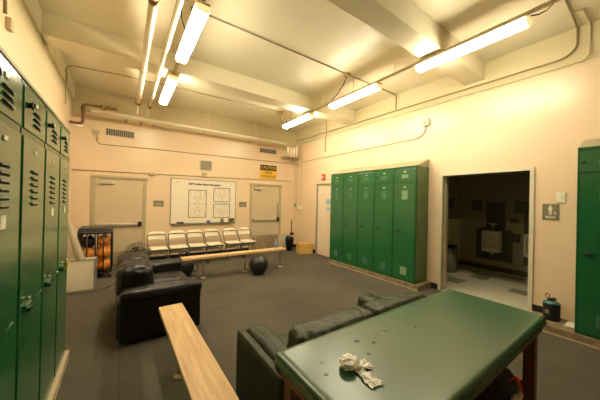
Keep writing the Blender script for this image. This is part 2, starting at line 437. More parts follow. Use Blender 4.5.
MB().box(-.018, -.014, 5.44, 5.64, 1.52, 1.66, M['poster']).box(-.018, -.014, 5.44, 5.62, 1.50, 1.44, M['paper']).box(-.018, -.014, 5.47, 5.62, 1.34, 1.42, M['poster']).build('notice', None, d, label='pale blue paper notice')

# ---------------------------------------------------------------- lockers
def locker(name, W, H0, H1, ZD, depth, label, cat, group, loc, rz, style):
    """local: x across, front at y=0 facing -y, z from loc.z"""
    o = empty(name, loc, rz, label, cat, group)
    b = MB()
    b.box(0, W, .012, depth, 0, H1, M['greenside'])
    b.box(0, .016, -.004, .02, 0, H1, M['green']).box(W-.016, W, -.004, .02, 0, H1, M['green'])
    b.box(0, W, -.004, .02, H1-.025, H1, M['green']).box(0, W, -.004, .02, ZD-.018, ZD+.018, M['green']).box(0, W, -.004, .02, 0, .03, M['green'])
    b.box(.012, W-.012, .006, .014, .02, H1-.02, M['dark'])
    b.build('body', None, o)
    def door(z0, z1, tall):
        dm = MB().box(.021, W-.021, -.010, .008, z0, z1, M['greendoor'], bev=.003)
        cx = W*.5
        d = dm.build('door', None, o)
        MB().box(cx-.022, cx+.022, -.015, -.009, z1-.075 if tall else z1-.06, z1-.052 if tall else z1-.037, M['plate'], bev=.002).build('number_plate', None, d)
        def louvers(zt, n, wd, gap, ox=0):
            m = MB()
            for k in range(n):
                z = zt-k*gap
                m.poly([(cx-wd/2+ox, -.011, z), (cx+wd/2+ox, -.011, z), (cx+wd/2+ox, -.022, z-.012), (cx-wd/2+ox, -.022, z-.012)], M['greendoor'], thick=(0, .001, .003))
                m.box(cx-wd/2+ox, cx+wd/2+ox, -.0115, -.010, z-.022, z-.008, M['dark'])
            m.build('louvers', None, d)
        def perf(z0_, z1_, wd, m1):
            m = MB().box(cx-wd/2, cx+wd/2, -.012, -.009, z0_, z1_, m1)
            nr = max(3, int((z1_-z0_)/.026)); nc = max(3, int(wd/.03))
            for i in range(nr):
                for j in range(nc):
                    zz = z0_+(i+.5)*(z1_-z0_)/nr; xx = cx-wd/2+(j+.5)*wd/nc
                    m.box(xx-.009, xx+.009, -.0128, -.0115, zz-.004, zz+.004, M['dark'])
            m.build('vent', None, d)
        if style == 'left':
            if tall:
                louvers(z1-.17, 6, .13, .036)
            else:
                louvers(z1-.09, 3, .12, .034, .03)
                MB().lathe([(.0, 0), (.013, 0), (.016, .01), (.010, .02)], M['black'], 12, mtx=Matrix.Translation((.085, -.008, z1-.085)) @ Matrix.Rotation(R(90), 4, 'X')).tube([(.085+.02*math.cos(a), -.028, z1-.085+.02*math.sin(a)) for a in [i*PI/6 for i in range(12)]], .004, M['black'], 6, closed=True).build('latch', None, d)
        else:
            pale = style == 'pale'
            if tall:
                perf(z1-.30, z1-.13, .12, M['ventpale'] if pale else M['vent'])
                perf(z0+.09, z0+.24, .13, M['ventpale'] if pale else M['vent'])
            else:
                perf(z0+.07, z0+.14, .14, M['ventpale'] if pale else M['vent'])
                MB().lathe([(.0, 0), (.012, 0), (.012, .012), (.008, .018)], M['black'], 10, mtx=Matrix.Translation((.05, -.008, (z0+z1)/2)) @ Matrix.Rotation(R(90), 4, 'X')).build('latch', None, d)
        if tall:
            hz = (.99 if style == 'left' else 1.07)-loc[2]
            hx = .12 if style == 'left' else .09
            h = MB()
            h.box(hx-.05, hx+.06, -.026, -.008, hz-.014, hz+.014, M['greendoor'], bev=.004)
            h.box(hx-.022, hx+.028, -.034, -.008, hz-.030, hz-.006, M['black'], bev=.003)
            if style == 'left':
                h.tube([(hx+.045, -.018, hz+.004), (hx+.085, -.035, hz+.02), (hx+.10, -.05, hz+.05)], .006, M['greendoor'], 8)
                h.tube([(hx+.015, -.02, hz+.03), (hx+.015, -.02, hz+.045)], .006, M['plate'], 8)
            h.build('handle', None, d)
        return d
    d1 = door(.032, ZD-.020, True)
    d2 = door(ZD+.020, H1-.027, False)
    return o, d1, d2

RB = 4.45
wR = .472
names_r = ['fifth dark green locker from the doorway, nearest the pale closed door', 'fourth dark green locker counting from the restroom doorway', 'middle dark green locker of the five on the concrete curb',
           'second dark green locker counting from the restroom doorway', 'dark green locker closest to the open restroom doorway, with pale vents']
for i in range(5):
    y = 4.98-i*wR
    locker('locker', wR, 0, 2.18, 1.89, XR-RB-.004, names_r[i], 'locker', 'green lockers along the right wall', (RB, y, .102), -PI/2, 'pale' if i == 4 else 'right')
def slope_top(y0, y1, z, label, right=True):
    b = MB()
    a = [(RB-.004, y0, z), (RB-.004, y0, z+.02), (XR-.003, y0, z+.185), (XR-.003, y0, z)]
    b.poly(a, M['greentop'], thick=(0, y1-y0, 0))
    b.box(RB-.01, RB-.002, y0, y1, z, z+.024, M['green'])
    b.box(RB, XR-.004, y0-.003, y0-.0005, z, z+.02, M['greenside'])
    b.build('locker_sloped_top', None, label=label, cat='locker top')
slope_top(4.98-5*wR, 4.98, 2.284, 'dusty sloping metal hood over the five lockers on the right wall')
for i in range(3):
    y = .595-i*wR
    locker('locker', wR, 0, 2.18, 1.89, XR-RB-.004, ['dark green locker at the right edge, beside the restroom sign', 'dark green locker next beyond the right edge of the picture', 'dark green locker last along the right wall past the picture edge'][i], 'locker', 'green lockers at the right edge', (RB, y, .102), -PI/2, 'right')
slope_top(.595-3*wR, .595, 2.284, 'sloping green hood over the lockers at the right edge')
wL = .465
names_l = ['tall green locker at the far end of the left row, beside the ball rack', 'second green locker from the far end of the left row', 'third green locker from the far end of the left row',
           'green locker fourth from the far end, cut by the left picture edge', 'green locker fifth from the far end of the left row', 'green locker sixth from the far end of the left row']
for i in range(6):
    y = 3.27-(i+1)*wL
    o, d1, d2 = locker('locker', wL, 0, 2.105, 1.84, .44, names_l[i], 'locker', 'green lockers along the left wall', (-.44, y, .087), PI/2, 'left')
    cx = wL*.5
    if i in (0, 1, 3): MB().box(cx-.03, cx+.03, -.0125, -.0105, 1.36, 1.42).build('sticker', M['paper'], d1, label='small white sticker')
    if i == 0:
        k = MB().box(.185, .215, -.05, -.03, .885, .925, M['yellowlock'], bev=.004)
        k.tube([(.190, -.04, .92), (.190, -.04, .945), (.200, -.04, .955), (.210, -.04, .945), (.210, -.04, .92)], .004, M['chrome'], 8)
        k.build('padlock', None, d1, label='yellow padlock')
MB().box(-.935, -.430, 3.27-6*wL, 3.272, 2.193, 2.215, bev=.004).build('locker_flat_top', M['greentop'], label='flat pale-edged metal cap along the left row of lockers', cat='locker top')

# ---------------------------------------------------------------- fluorescent fixtures
def fixture(x, y0, y1, label, group):
    o = empty('fluorescent_light', (x, (y0+y1)/2, 3.66), 0, label, 'ceiling light', group)
    h = (y1-y0)/2
    MB().box(-.074, .074, -h+.01, h-.01, -.044, 0.0, bev=.004).build('housing', M['house'], o)
    prof = [(-.072, -.040), (-.070, -.075), (-.050, -.105), (.050, -.105), (.070, -.075), (.072, -.040)]
    m = MB(); m.poly([(a, -h+.02, b) for a, b in prof], thick=(0, 2*h-.04, 0)); m.build('lens', M['lens'], o)
    for s in (-1, 1):
        m = MB(); m.poly([(a*1.03, s*h, b*1.02) for a, b in prof], thick=(0, -s*.022, 0)); m.build('end_cap', M['endcap'], o)
    for s in (-.6, .6): MB().box(-.015, .015, s*h-.01, s*h+.01, 0.0, .012).build('clip', M['conduitd'], o)
    return o
XF2, XF1 = 3.545, .642
fixture(XF2, .84, 2.12, 'long lit fluorescent light nearest the viewer on the right row', 'right row of fluorescent lights')
fixture(XF2, 2.79, 4.02, 'middle lit fluorescent light of the right row', 'right row of fluorescent lights')
fixture(XF2, 4.69, 5.90, 'farthest lit fluorescent light of the right row, near the far wall', 'right row of fluorescent lights')
fixture(XF1, 2.76, 4.02, 'wide lit fluorescent light at the top beside the pipes, nearer of the left row', 'left row of fluorescent lights')
fixture(XF1, 4.66, 6.05, 'shorter-looking lit fluorescent light behind the first one on the left row', 'left row of fluorescent lights')
for x, y0, y1, l in ((XF2, .5, 6.0, 'pale mounting channel that carries the right row of lights'), (XF1, 2.4, 6.15, 'pale mounting channel that carries the left row of lights')):
    m = MB().box(x-.02, x+.02, y0, y1, 3.673, 3.699)
    for yy in (2.5, 3.4, 4.4, 5.6): m.tube([(x, yy, 3.69), (x, yy, 4.0)], .006, seg=6)
    m.build('light_channel', M['conduit'], label=l, cat='channel')

# ---------------------------------------------------------------- pipes
o = empty('ceiling_pipe', (.215, 3.0, 3.64), 0, 'thick white jacketed pipe hung below the ceiling, leftmost of the two', 'pipe')
MB().tube([(0, -5.5, 0), (0, 3.45, 0)], .045, seg=16).build('jacket', M['pipew'], o)
MB().tube([(0, -.02, 0), (0, .06, 0)], .056, seg=16).build('coupling', M['brass'], o)
MB().tube([(.0, 3.44, 0), (.0, 3.54, -.01)], .052, seg=14).build('coupling', M['brass'], o)
MB().tube([(0, 3.54, -.01)]+arc((0, 3.72, -.08), (0, 0, 1), (0, 1, 0), .07)+[(0, 3.79, -.17)], .02).build('elbow', M['pipew'], o)
for yy in (-1.1, 1.8): MB().tube([(0, yy, 0), (0, yy, .36)], .006).tube([(.05*math.cos(a), yy, .05*math.sin(a)) for a in [i*PI/8 for i in range(16)]], .005, seg=6, closed=True).build('hanger', M['conduitd'], o)
o = empty('ceiling_pipe', (.445, 3.0, 3.66), 0, 'thinner white pipe hung below the ceiling next to the lights', 'pipe')
MB().tube([(0, -5.5, 0), (0, 3.62, 0)], .028, seg=14).build('jacket', M['pipew'], o)
MB().tube([(0, 3.61, 0), (0, 3.74, -.02)], [.038, .03], seg=12).build('coupling', M['brass'], o)
MB().tube([(0, 3.74, -.02), (-.02, 3.82, -.08), (-.02, 3.86, -.20)], .014).build('elbow', M['pipew'], o)
MB().tube([(-.025, -5.5, .01), (-.025, 3.5, .01)], .008).build('conduit', M['conduitd'], o)

YP, ZP = 6.98, 3.425
o = empty('heating_pipe', (0, YP, ZP), 0, 'long white horizontal pipe hung in front of the far wall', 'pipe')
MB().tube([(-.60, 0, 0), (4.68, 0, 0)], .038, seg=14).build('pipe_run', M['pipew'], o)
for xx in (1.78, 3.18):
    MB().tube([(xx-.03, 0, 0), (xx-.03, 0, 4-ZP)], .006).tube([(xx+.06, 0, 0), (xx+.06, 0, 4-ZP)], .006).build('hanger_rod', M['pipew'], o)
    MB().tube([(xx, -.03, -.035), (xx, YB-YP, -.035)], .014).build('bracket', M['pipew'], o)
for xx in (-.45, .0, .3, .55): MB().box(xx-.03, xx+.03, .03, .34, -.07, -.05).build('wall_clip', M['conduit'], o)
o = empty('rusty_pipe', (-.76, 7.0, 3.1), 0, 'short rusty brown pipe bent twice in the upper left corner', 'pipe')
MB().tube([(XL+.76+.005, 0, .02), (-.08, 0, .02)]+arc((-.03, 0, .07), (0, 0, -1), (1, 0, 0), .05, 4)+[(.02, 0, .2), (.02, 0, .38)]+arc((.07, 0, .38), (-1, 0, 0), (0, 0, 1), .05, 4)+[(.60, 0, .44)], .027, seg=12).build('pipe_run', M['rust'], o)
MB().tube([(.30, 0, .435), (.36, 0, .437)], .038).tube([(.42, 0, .437), (.48, 0, .44)], .036).box(.36, .40, -.02, .02, .34, .42).build('valve', M['brass'], o)
MB().tube([(-.12, .0, -.03), (.02, 0, -.04)], .025).build('stub', M['pipew'], o)
# four bent riser pipes in the far right corner
for k in range(4):
    x = 4.33+.115*k
    top = ZP+.0 if k == 3 else ZP-.10
    pts = [(x, YP-.02, top), (x, YP-.02, ZP-.32)]+arc((x, YP+.03, ZP-.32), (0, -1, 0), (0, 0, -1), .05, 4)+[(x, YB-.004, ZP-.37)]
    MB().tube(pts, .032, M['pipew'], seg=12).build('riser_pipe', None, label=['white bent riser pipe in the far corner, leftmost of four', 'white bent riser pipe in the far corner, second from the left', 'white bent riser pipe in the far corner, third from the left', 'white bent riser pipe in the far corner, rightmost, joining the long pipe'][k], cat='pipe', group='riser pipes in the far corner')
MB().tube([(4.27, YP+.12, ZP-.415), (XR-.01, YP+.12, ZP-.415)], .012, M['conduitd'], seg=8).build('pipe_rack', None, label='dark rail that clamps the four riser pipes in the corner', cat='rail')

# conduits -----------------------------------------------------------
def conduit(name, pts, r, m, label, boxes=()):
    o = MB().tube(pts, r, m, seg=8)
    for b in boxes: o.box(*b, M['conduit'], bev=.004)
    return o.build(name, None, label=label, cat='conduit')
zc = 2.80
conduit('conduit', [(-.52, YB-.012, 3.04), (-.52, YB-.012, 2.88)]+arc((-.44, YB-.012, 2.88), (-1, 0, 0), (0, 0, -1), .08)+[(.55, YB-.014, 2.825), (4.76, YB-.014, 2.875)], .011, M['conduit'],
        'thin conduit high on the far wall, starting at a box by the left vent', boxes=[(-.60, -.48, YB-.04, YB-.001, 3.02, 3.10)])
conduit('conduit', arc((4.78, YB-.09, 2.875), (0, 1, 0), (1, 0, 0), .078)+[(XR-.012, 6.0, 2.905), (XR-.012, 2.90, 2.915)]+[Vector((XR-.012, 2.90-.20*math.sin(t), 2.915+.20*(1-math.cos(t)))) for t in [PI/12*i for i in range(1, 7)]]+[(XR-.012, 2.70, 3.14)], .011, M['conduit'],
        'thin conduit running along the right wall above the lockers up to a small box')
o = MB().box(XR-.07, XR, 2.62, 2.76, 3.13, 3.26, M['switch'], bev=.01).box(XR-.09, XR-.068, 2.66, 2.72, 3.16, 3.22, M['conduit'], bev=.005)
o.build('wall_detector', None, label='small pale box high on the right wall above the lockers', cat='detector')
conduit('conduit', [(-.93, YB-.014, 2.17), (4.75, YB-.014, 2.27)], .010, M['conduit'], 'thin conduit along the far wall just above the doors and whiteboard', boxes=[(.50, .64, YB-.05, YB-.001, 2.155, 2.225), (1.80, 1.92, YB-.05, YB-.001, 2.20, 2.33), (4.28, 4.40, YB-.04, YB-.001, 2.24, 2.28)])
conduit('conduit', [(XR-.01, 7.18, 2.88), (XR-.01, 7.18, 1.40)], .006, M['conduit'], 'thin vertical conduit near the far right corner', boxes=[(XR-.03, XR, 7.14, 7.22, 2.78, 2.86)])
conduit('conduit', [(XR-.01, 6.95, 3.3), (XR-.01, 6.95, 1.45)], .006, M['conduit'], 'thinner vertical conduit running down to the switches by the corner')
conduit('conduit', [(XR+.02, 7.2, 3.66), (XR+.02, .88, 3.62)]+[Vector((XR+.02, .88-.20*math.sin(t), 3.62+.15*(1-math.cos(t)))) for t in [PI/12*i for i in range(1, 7)]]+[(XR+.02, .68, 3.96), (XR-.06, .68, 3.985), (4.1, .67, 3.985)], .010, M['conduitd'], 'long conduit high on the right wall curving up at the near end')
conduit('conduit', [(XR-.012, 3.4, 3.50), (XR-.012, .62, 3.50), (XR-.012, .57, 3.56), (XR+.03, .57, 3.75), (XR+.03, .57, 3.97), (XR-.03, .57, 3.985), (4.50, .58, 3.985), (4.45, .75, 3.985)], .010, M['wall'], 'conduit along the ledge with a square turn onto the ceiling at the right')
conduit('conduit', [(XR+.025, 5.74, 3.99), (XR+.025, 5.74, 3.52), (XR-.012, 5.74, 3.49), (XR-.012, 5.74, 3.06)], .009, M['conduitd'], 'thin vertical drop conduit above the far end of the right lockers')
conduit('conduit', [(.75, 3.41, 3.985), (XR+.0, 3.41, 3.985), (XR+.03, 3.41, 3.95), (XR+.03, 3.41, 3.66)], .010, M['conduitd'], 'thin dark conduit crossing the ceiling between the two beams')
conduit('conduit', [(XL+.042, 6.30, 3.28), (XL+.042, 6.30, 3.86)]+arc((XL+.16, 6.22, 3.86), (-1, 0, 0), (0, 0, 1), .12)+[(0, 6.10, 3.985), (3.42, 5.95, 3.985)], .012, M['conduit'], 'pale conduit rising in the left corner and crossing the ceiling', boxes=[(3.36, 3.48, 5.90, 6.02, 3.94, 3.999)])
conduit('conduit', [(XL+.012, 3.52, 3.28), (XL+.012, 3.50, 3.69)], .012, M['conduitd'], 'vertical conduit high on the left wall above the lockers', boxes=[(XL, XL+.04, 3.56, 3.64, 3.17, 3.28)])
MB().tube([(3.43, 5.95, 3.93), (3.44, 5.96, 3.80), (3.50, 5.93, 3.68), (3.54, 5.90, 3.64)], .008, seg=8).build('flexible_cord', M['conduitd'], label='short cord from the ceiling box to the farthest right light', cat='cord')
MB().box(3.33, 3.43, 3.36, 3.46, 3.945, 3.999, M['conduit'], bev=.006).tube([(3.38, 3.42, 3.95), (3.40, 3.52, 3.84), (3.43, 3.70, 3.74), (3.46, 3.90, 3.67), (3.50, 4.03, 3.63)], .008, M['black'], seg=8).build('flexible_cord', None, label='dark curved cord hanging from a ceiling box to the middle right light', cat='cord')
MB().tube([(3.56, .84, 3.65), (3.62, .79, 3.66), (3.76, .76, 3.75), (3.93, .74, 3.88), (4.0, .73, 3.99)], .007, M['black'], seg=8).build('flexible_cord', None, label='dark cord curving up from the near end of the nearest right light', cat='cord')
MB().tube([(.58, 3.3, 3.98), (.50, 3.1, 3.95), (.47, 3.0, 3.9), (.52, 3.3, 3.75), (.60, 3.45, 3.66)], .007, M['black'], seg=8).build('flexible_cord', None, label='dark cord beside the nearer left light', cat='cord')

# ---------------------------------------------------------------- wall vents and signs
def wall_vent(name, x0, x1, z0, z1, label, slats, mfr, msl, vert=False):
    o = empty(name, ((x0+x1)/2, YB, (z0+z1)/2), 0, label, 'vent')
    w_, h_ = (x1-x0)/2, (z1-z0)/2
    MB().box(-w_, w_, -.012, 0, -h_, h_, bev=.003).build('frame', mfr, o)
    b = MB().box(-w_+.03, w_-.03, -.014, -.012, -h_+.025, h_-.025, M['grilled'])
    if vert:
        for k in range(slats):
            x = -w_+.04+(2*w_-.08)*k/(slats-1); b.box(x-.004, x+.004, -.02, -.012, -h_+.02, h_-.02, msl)
    else:
        for k in range(slats):
            z = -h_+.035+(2*h_-.07)*k/(slats-1); b.box(-w_+.03, w_-.03, -.02, -.012, z-.007, z+.004, msl)
    b.build('grille', None, o)
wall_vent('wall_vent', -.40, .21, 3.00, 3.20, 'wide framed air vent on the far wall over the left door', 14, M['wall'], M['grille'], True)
wall_vent('wall_vent', 1.72, 2.06, 2.39, 2.68, 'square speaker-like vent above the whiteboard', 9, M['grille'], M['grille'])
wall_vent('wall_vent', 3.54, 4.14, 3.13, 3.26, 'narrow dark vent above the caution sign', 12, M['grilled'], M['grille'], True)
BW = Matrix.Rotation(R(90), 4, 'X')    # text facing -y
def TB(x, y, z): return Matrix.Translation((x, y, z)) @ BW
o = empty('caution_sign', (3.86, YB-.012, 2.52), 0, 'yellow and black caution sign over the far right door', 'sign')
MB().box(-.30, .30, -.004, .004, -.22, .21, bev=.001).build('board', M['yellow'], o)
MB().box(-.30, .30, -.006, -.003, .04, .215).build('black_band', M['ink'], o)
MB().text('CAUTION', .125, M['yellow'], TB(0, -.0075, .128), bold=.0).build('lettering', None, o)
MB().text('MEN', .125, M['ink'], TB(0, -.0055, -.035)).text('WORKING', .108, M['ink'], TB(0, -.0055, -.155)).build('lettering', None, o)
for x, l in ((.737, 'small grey room plaque between the left door and whiteboard'), (3.01, 'small grey room plaque between the whiteboard and right door')):
    o = MB().box(x-.115, x+.115, YB-.008, YB, 1.37, 1.52, M['signbrown'], bev=.002)
    for k in range(2): o.box(x-.08, x+.08, YB-.0095, YB-.008, 1.405+k*.045, 1.42+k*.045, M['grille'])
    o.build('room_plaque', None, label=l, cat='sign', group='room plaques on the far wall')
# fire alarm, switches
MB().box(XR-.06, XR, 5.70, 5.82, 2.24, 2.40, M['red'], bev=.008).box(XR-.07, XR-.058, 5.73, 5.79, 2.28, 2.34, M['switch'], bev=.004).build('fire_alarm', None, label='red fire alarm strobe above the pale side door', cat='alarm')
MB().box(XR-.02, XR, 7.22, 7.34, 1.38, 1.50, M['alu'], bev=.003).build('outlet_plate', None, label='grey outlet plate near the far right corner', cat='outlet')
MB().box(XR-.03, XR, 7.06, 7.13, 1.36, 1.50, M['switch'], bev=.004).build('switch_plate', None, label='pale switch plate left of the thermostat by the corner', cat='switch')
MB().box(XR-.05, XR, 6.86, 6.98, 1.30, 1.40, M['switch'], bev=.008).build('thermostat', None, label='small pale thermostat low on the right wall by the corner', cat='thermostat')
MB().box(XR-.012, XR, .755, .845, 1.655, 1.79, M['switch'], bev=.003).box(XR-.018, XR-.012, .79, .81, 1.70, 1.74, M['signwhite']).build('switch_plate', None, label='square cream switch plate above the restroom sign', cat='switch')
RW = Matrix.Rotation(R(-90), 4, 'Z') @ Matrix.Rotation(R(90), 4, 'X')
def TR(y, z, x): return Matrix.Translation((x, y, z)) @ RW
o = empty('restroom_sign', (XR-.006, .90, 1.525), 0, 'olive men restroom sign beside the open doorway', 'sign')
MB().box(-.004, .006, -.083, .083, -.11, .11, bev=.002).build('board', M['signbrown'], o)
f = MB().sphere((-.006, .0, .082), .012, M['signwhite'], 10, 6, (.2, 1, 1))
f.box(-.006, -.004, -.020, .020, .02, .068, bev=.0).box(-.006, -.004, -.014, -.002, -.035, .03).box(-.006, -.004, .002, .014, -.035, .03)
f.tube([(-.006, -.045+.012*math.cos(a), -.020+.012*math.sin(a)) for a in [i*PI/5 for i in range(10)]], .003, M['signwhite'], 6, closed=True).box(-.007, -.004, -.043, -.038, -.015, .012).box(-.007, -.004, -.055, -.04, -.013, -.009)
f.build('figure', M['signwhite'], o)
MB().text('MEN', .05, M['signwhite'], TR(0, -.075, -.0055), bold=.001).build('lettering', None, o)

# whiteboard ----------------------------------------------------------
o = empty('whiteboard', (1.89, YB-.02, 1.517), 0, 'large whiteboard with three basketball court diagrams on the far wall', 'whiteboard')
MB().box(-.87, .87, 0, .015, -.595, .595).build('board', M['wbface'], o)
MB().box(-.885, .885, -.008, .018, .59, .61).box(-.885, .885, -.008, .018, -.61, -.59).box(-.885, -.868, -.008, .018, -.6, .6).box(.868, .885, -.008, .018, -.6, .6).box(-.86, .86, -.05, 0, -.625, -.612).build('frame', M['alu'], o)
def line(m, pts, w_, mm):
    for a, b in zip(pts, pts[1:]):
        a = Vector(a); b = Vector(b); d_ = (b-a).normalized(); n_ = Vector((-d_.y, d_.x))*w_/2; e = d_*w_*.3
        q = [a-n_-e, b-n_+e, b+n_+e, a+n_-e]
        m.poly([(p.x, -.0015, p.y) for p in q], mm)
def court(x0, x1, z0, z1, full):
    m = MB(); k = M['ink']; g = M['inkgrey']
    line(m, [(x0, z0), (x1, z0), (x1, z1), (x0, z1), (x0, z0)], .016, k)
    cx = (x0+x1)/2; W_ = x1-x0
    def half(zb, s):
        line(m, [(cx-W_*.16, zb), (cx-W_*.16, zb+s*W_*.36), (cx+W_*.16, zb+s*W_*.36), (cx+W_*.16, zb)], .009, g)
        line(m, [(cx+W_*.16*math.cos(a), zb+s*(W_*.36+W_*.14*math.sin(a))) for a in [i*PI/8 for i in range(9)]], .009, g)
        line(m, [(cx+W_*.42*math.cos(a), zb+s*(W_*.10+W_*.5*math.sin(a))) for a in [i*PI/12 for i in range(13)]], .009, g)
        line(m, [(cx-W_*.06, zb+s*.05), (cx+W_*.06, zb+s*.05)], .012, g)
    if full:
        half(z0, 1); half(z1, -1); line(m, [(x0, (z0+z1)/2), (x1, (z0+z1)/2)], .009, g)
        line(m, [(cx+W_*.14*math.cos(a), (z0+z1)/2+W_*.14*math.sin(a)) for a in [i*PI/8 for i in range(17)]], .009, g)
    else: half(z1, -1); line(m, [(cx+W_*.14*math.cos(a), z0+W_*.14*math.sin(a)) for a in [i*PI/8 for i in range(9)]], .007, g)
    m.build('court_diagram', None, o, recalc=False)
court(-.44, .02, -.44, .31, True); court(.23, .70, .00, .395, False); court(.23, .70, -.46, -.065, False)
MB().text('2009 Golden Bears Playmakers', .070, M['ink'], TB(-.02, -.0025, .475), bold=.003).build('heading', None, o)
MB().text('*', .08, M['ink'], TB(-.72, -.0025, .50)).text('*', .08, M['ink'], TB(.72, -.0025, .50)).build('heading', None, o)
WBX, WBZ = 1.89, .917
def wbitem(name, x, z, w_, h_, m, label, cat, group=None):
    MB().box(x-w_/2, x+w_/2, YB-.055, YB-.024, z-h_/2, z+h_/2, m, bev=.004).build(name, None, label=label, cat=cat, group=group)
wbitem('eraser', 1.25, .940, .17, .04, M['black'], 'black eraser on the tray at the left of the whiteboard', 'eraser')
wbitem('marker_box', 1.98, .955, .09, .06, M['blue'], 'small blue violet box on the whiteboard tray', 'box')
for x, l in ((2.37, 'small dark clip near the right of the whiteboard tray'), (2.60, 'dark clip at the lower right, left of a pair'), (2.69, 'dark clip at the lower right corner of the whiteboard')):
    c = empty('board_clip', (x, YB-.04, .93), 0, l, 'clip', 'clips on the whiteboard')
    MB().box(-.038, .038, -.012, .012, 0, .10, bev=.004).build('body', M['black'], c)
    MB().box(-.015, .012, -.015, -.011, .01, .07).build('label_patch', M['yellow'], c)

# ---------------------------------------------------------------- sofas
def sofa(name, loc, rz, W, D, LM, label, seed, cush_h=.86, arm_h=.58, xin=(.2, .2), cd=.30, crad=.12, cw_=.025, cof=.04, clow=.43, fr=.10, roll=False):
    """local: x across (width), y depth: front at y=0 facing -y, back at y=D"""
    o = empty(name, loc, rz, label, 'sofa')
    A = .25
    MB().rbox(.03, W-.03, .05, D-.02, .05, .30, .03, LM, 6, wr=.004).build('base', None, o)
    for s, x0 in ((0, 0), (1, W-A)):
        xo = x0 if s == 0 else x0+A-.065
        xi = x0+.068 if s == 0 else x0
        am = MB().rbox(xo, xo+.065, -.005, D-.03, .03, arm_h-.005, .025, LM, 10, wr=.006, wfreq=4, seed=seed+s).rbox(xi, xi+A-.068, 0, D-.05, .05, arm_h, .05, LM, 14, puff=.008, wr=.012, wfreq=7, seed=seed+s+2, wdir=(1, .6, 1))
        if roll:
            ra, rb_ = (x0-.022, x0+.12) if s == 0 else (x0+A-.12, x0+A+.022)
            am.rbox(ra, rb_, -.02, D-.03, arm_h-.12, arm_h+.006, .05, LM, 14, puff=.006, wr=.010, wfreq=8, seed=seed+4)
        am.build('arm', None, o)
    sh = .17
    Mx = Matrix.Translation((0, D-.20, .25)) @ Matrix.Rotation(R(-8), 4, 'X') @ Matrix.Translation((0, -(D-.20), -.25))
    MB().rbox(.02, W-.02, D-.17, D, .04, cush_h-fr, .06, LM, 8, puff=.01, wr=.008, wfreq=4, seed=seed+5).build('back_frame', None, o)
    n = 2; cw = (W-2*A)/n
    for k in range(n):
        x0 = A+k*cw
        MB().rbox(x0+.004, x0+cw-.004, .0, D-.22, .27, .44, .055, LM, 12, puff=.03, wr=.014, wfreq=6, seed=seed+7+k).build('seat_cushion', None, o)
    x_in0, x_in1 = xin[0], W-xin[1]
    cw2 = (x_in1-x_in0)/n
    for k in range(n):
        x0 = x_in0+k*cw2
        MB().rbox(x0+.003, x0+cw2-.003, D-cof-cd, D-cof, clow, cush_h-.01, crad, LM, 22, puff=.008, wr=cw_, wfreq=11, seed=seed+11+k, wdir=(1.3, .8, .8)).build('back_cushion', None, o)
    for x in (.08, W-.08):
        for y in (.08, D-.10): MB().lathe([(.022, 0), (.028, .06)], M['black'], 12, center=(x, y, 0)).build('foot', None, o)
    return o
# sofa 1 faces +X : local -y -> +X  => rz=+90 ; local x -> +Y
sofa('sofa', (.805, 3.25, 0), PI/2, 1.47, .85, M['leather'], 'black leather two-seat sofa beside the bench in the middle of the floor', 1, cush_h=.805, cd=.37, crad=.10, cof=-.01, fr=.30, cw_=.018, roll=True)
# sofa 2 faces +Y : rz=180 ; local x -> -X
sofa('sofa', (2.375, 1.93, 0), PI, 1.62, .715, M['leather2'], 'dark greenish leather sofa pushed against the green table', 21, cush_h=.765, xin=(0.0, .155), cd=.20, crad=.05, cw_=.012)

# ---------------------------------------------------------------- green treatment table
TX0, TX1, TY0, TY1, TZ = .683, 2.615, .49, 1.192, .785
o = empty('treatment_table', ((TX0+TX1)/2, (TY0+TY1)/2, 0), 0, 'long green vinyl covered treatment table in the foreground', 'table')
hx, hy = (TX1-TX0)/2, (TY1-TY0)/2
MB().rbox(-hx, hx, -hy, hy, TZ-.055, TZ, .018, M['vinyl'], 10, seed=3).build('padded_top', None, o)
MB().rbox(-hx-.003, hx+.003, -hy-.003, hy+.003, TZ-.062, TZ-.045, .008, M['vinyledge'], 4).build('piping', None, o)
MB().box(-hx+.02, hx-.02, -hy+.02, -hy+.045, TZ-.12, TZ-.058).box(-hx+.02, hx-.02, hy-.045, hy-.02, TZ-.12, TZ-.058).box(-hx+.02, -hx+.045, -hy+.02, hy-.02, TZ-.12, TZ-.058).box(hx-.045, hx-.02, -hy+.02, hy-.02, TZ-.12, TZ-.058).build('apron', M['woodleg'], o)
for sx in (-1, 1):
    for sy in (-1, 1):
        MB().box(sx*(hx-.075)-.035, sx*(hx-.075)+.035, sy*(hy-.075)-.035, sy*(hy-.075)+.035, 0, TZ-.06, bev=.004).build('leg', M['woodleg'], o)
    MB().tube([(sx*(hx-.09), hy-.08, .28), (sx*(hx-.45), hy-.08, TZ-.12)], .020, M['woodleg'], seg=4, smooth=False).build('brace', None, o)
    MB().box(sx*(hx-.075)-.018, sx*(hx-.075)+.018, -hy+.1, hy-.1, .22, .27).build('stretcher', M['woodleg'], o)
